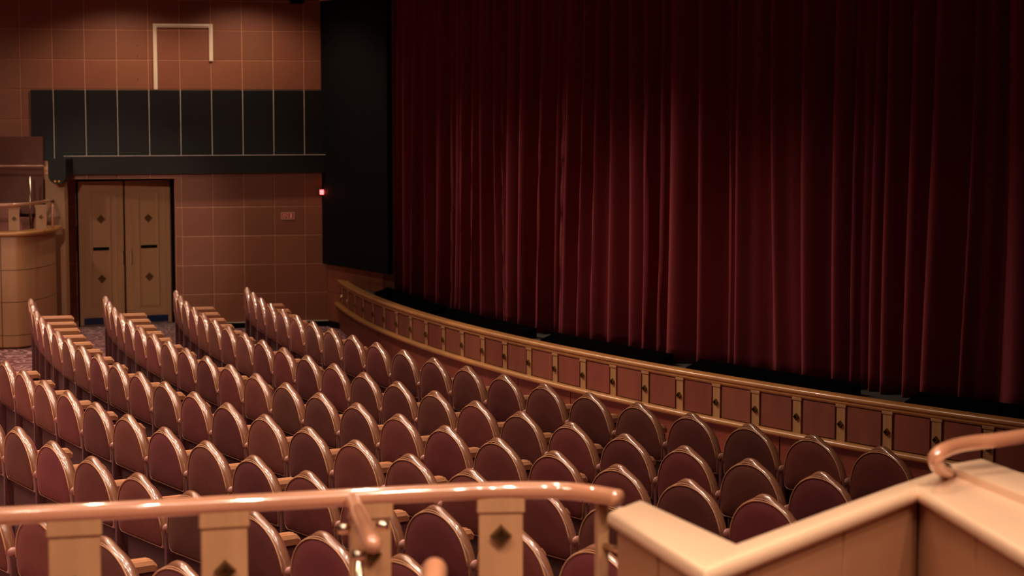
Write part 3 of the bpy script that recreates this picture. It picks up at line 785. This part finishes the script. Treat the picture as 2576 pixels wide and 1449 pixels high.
# ------------------------------------------------------------------ near parapet with broad wooden cap (right foreground)
PZ = 1.80
pw = empty('parapet', at(1770, 1420, PZ)); pw.location.z = 0; tag(pw, 'zigzag wooden parapet with broad pale rounded cap in the right foreground', 'parapet')
def pinp(o): o.matrix_parent_inverse = Matrix.Translation(-pw.location); return o
A, B_, C_, D_ = at(1528, 1284, PZ), at(1772, 1436, PZ), at(2308, 1228, PZ), at(2700, 1462, PZ)
A2, B2, C2 = at(1612, 1252, PZ), at(1852, 1362, PZ), at(2236, 1221, PZ)
E1, E2 = at(2382, 1172, PZ), at(2700, 1305, PZ)
cap = MB(); cap.poly([A, B_, C_, D_, E2, E1, C2, B2, A2], PZ-.055, PZ, .024, 4)
pinp(cap.build('cap', M_capwood, pw, 'all' if False else True))
F1, F2, F3 = at(2470, 1153, PZ+.03), at(2576, 1190, PZ+.03), at(2700, 1236, PZ+.03)
t2 = MB(); G1 = at(2382, 1168, PZ+.03); t2.poly([G1, at(2700, 1297, PZ+.03), F3, F2, F1], PZ-.05, PZ+.03, .008, 2); pinp(t2.build('upper_ledge', M_capwood, pw, True))
def facepanels(P, Q, n_, inset, first=0):
    t = (Q-P); L = t.length; t.normalize(); nrm = Vector((t.y, -t.x, 0))
    if nrm.y > 0: nrm = -nrm
    return t, nrm, L
def facing(P, Q, cuts, side):
    t = (Q-P); L = t.length; t.normalize(); ang = math.atan2(t.y, t.x)
    for a_, c_ in zip(cuts[:-1], cuts[1:]):
        b = MB(); b.box(a_*L+.003, c_*L-.003, .0, .03, .45, PZ-.055, .003)
        pinp(b.build('face_panel', M_panelwood, pw, M=TR(P.x-side.x, P.y-side.y, 0, ang)))
def insetpt(prev, p, nxt, d):
    # push a corner to the inner (far) side by d
    def nl(a_, b2): t = (b2-a_); t.z = 0; t.normalize(); return Vector((-t.y, t.x, 0))
    if prev is None: return p+nl(p, nxt)*d
    if nxt is None: return p+nl(prev, p)*d
    n1, n2 = nl(prev, p), nl(p, nxt); m = (n1+n2); return p+m*(d/(1+n1.dot(n2)))
P = [Vector((v.x, v.y, 0)) for v in (A, B_, C_, D_)]
I = [insetpt(None, P[0], P[1], .03), insetpt(P[0], P[1], P[2], .03), insetpt(P[1], P[2], P[3], .03), insetpt(P[2], P[3], None, .03)]
def cutat(i, px):
    # fraction along the wall face where the picture column px falls
    best = min(range(0, 1001), key=lambda k: abs(pxat((I[i].lerp(I[i+1], k/1000))+Vector((0, 0, 1.6)))-px)); return best/1000
for i, cu in ((0, [0, cutat(0, 1655), 1]), (1, [0, cutat(1, 1880), cutat(1, 2122), 1]), (2, [0, cutat(2, 2452), 1])):
    t = I[i+1]-I[i]; L = t.length; ang = math.atan2(t.y, t.x)
    for a_, c_ in zip(cu[:-1], cu[1:]):
        b = MB(); b.box(a_*L+.006, c_*L-.006, .0, .02, .45, PZ-.05, .003)
        pinp(b.build('face_panel', M_panelwood, pw, M=TR(I[i].x, I[i].y, 0, ang)))
J = [insetpt(None, P[0], P[1], .052), insetpt(P[0], P[1], P[2], .052), insetpt(P[1], P[2], P[3], .052), insetpt(P[2], P[3], None, .052)]
Bk = [Vector((v.x, v.y, 0)) for v in (E2, E1, C2, B2, A2)]
core = MB(); core.poly(J+[Bk[0], Bk[1]+Vector((0, -.03, 0)), Bk[2]+Vector((.03, -.02, 0)), Bk[3]+Vector((.0, -.035, 0)), Bk[4]+Vector((-.02, -.03, 0))], 0, PZ-.056)
pinp(core.build('core', M_pitframe, pw))
# curled handrail landing on the parapet
ch = empty('curved_handrail', at(2390, 1188, PZ)); ch.location.z = 0; tag(ch, 'curved orange wooden handrail sweeping down onto the parapet cap at right', 'handrail')
pth = smoothpts([at(2760, 1066, 1.93), at(2660, 1082, 1.93), at(2576, 1097, 1.93), at(2500, 1108, 1.93), at(2450, 1113, 1.93), at(2402, 1122, 1.93), at(2368, 1136, 1.925), at(2352, 1153, 1.905), at(2358, 1171, 1.87), at(2376, 1184, 1.835), at(2390, 1190, 1.80)], 6)
b = MB(); b.tube(pth, .025, 14); o = b.build('rail_bar', M_railwood, ch, 'all'); o.matrix_parent_inverse = Matrix.Translation(-ch.location)
p = at(2392, 1188, PZ+.004); b = MB(); b.tube([p, p+Vector((0, 0, .012))], .03, 14); o = b.build('base_flange', M_railwood, ch, 'all'); o.matrix_parent_inverse = Matrix.Translation(-ch.location)

# ------------------------------------------------------------------ ceiling fittings for downlights and added spots (out of frame)
ring = None
for n_, (x, y) in enumerate(DOWN):
    if ring is None:
        b = MB(); vs = []; fs = []; N = 20
        for (r_, z) in ((.065, 0), (.095, 0), (.095, -.012), (.065, -.012)): vs += [(r_*math.cos(2*PI*k/N), r_*math.sin(2*PI*k/N), z) for k in range(N)]
        for i in range(4):
            for k in range(N): fs.append((i*N+k, i*N+(k+1) % N, ((i+1) % 4)*N+(k+1) % N, ((i+1) % 4)*N+k))
        b.add(vs, fs); ring = b.mesh('trim_ring', M_chrome)
        b = MB(); b.tube([(0, 0, -.002), (0, 0, 0)], .06, 20); disc = b.mesh('lens', M_lampglow)
    o = link('downlight_or_fill_ring', ring, bpy.data.objects['ceiling'], Matrix.Translation((x, y, CEIL)))
    link('lens', disc, o)
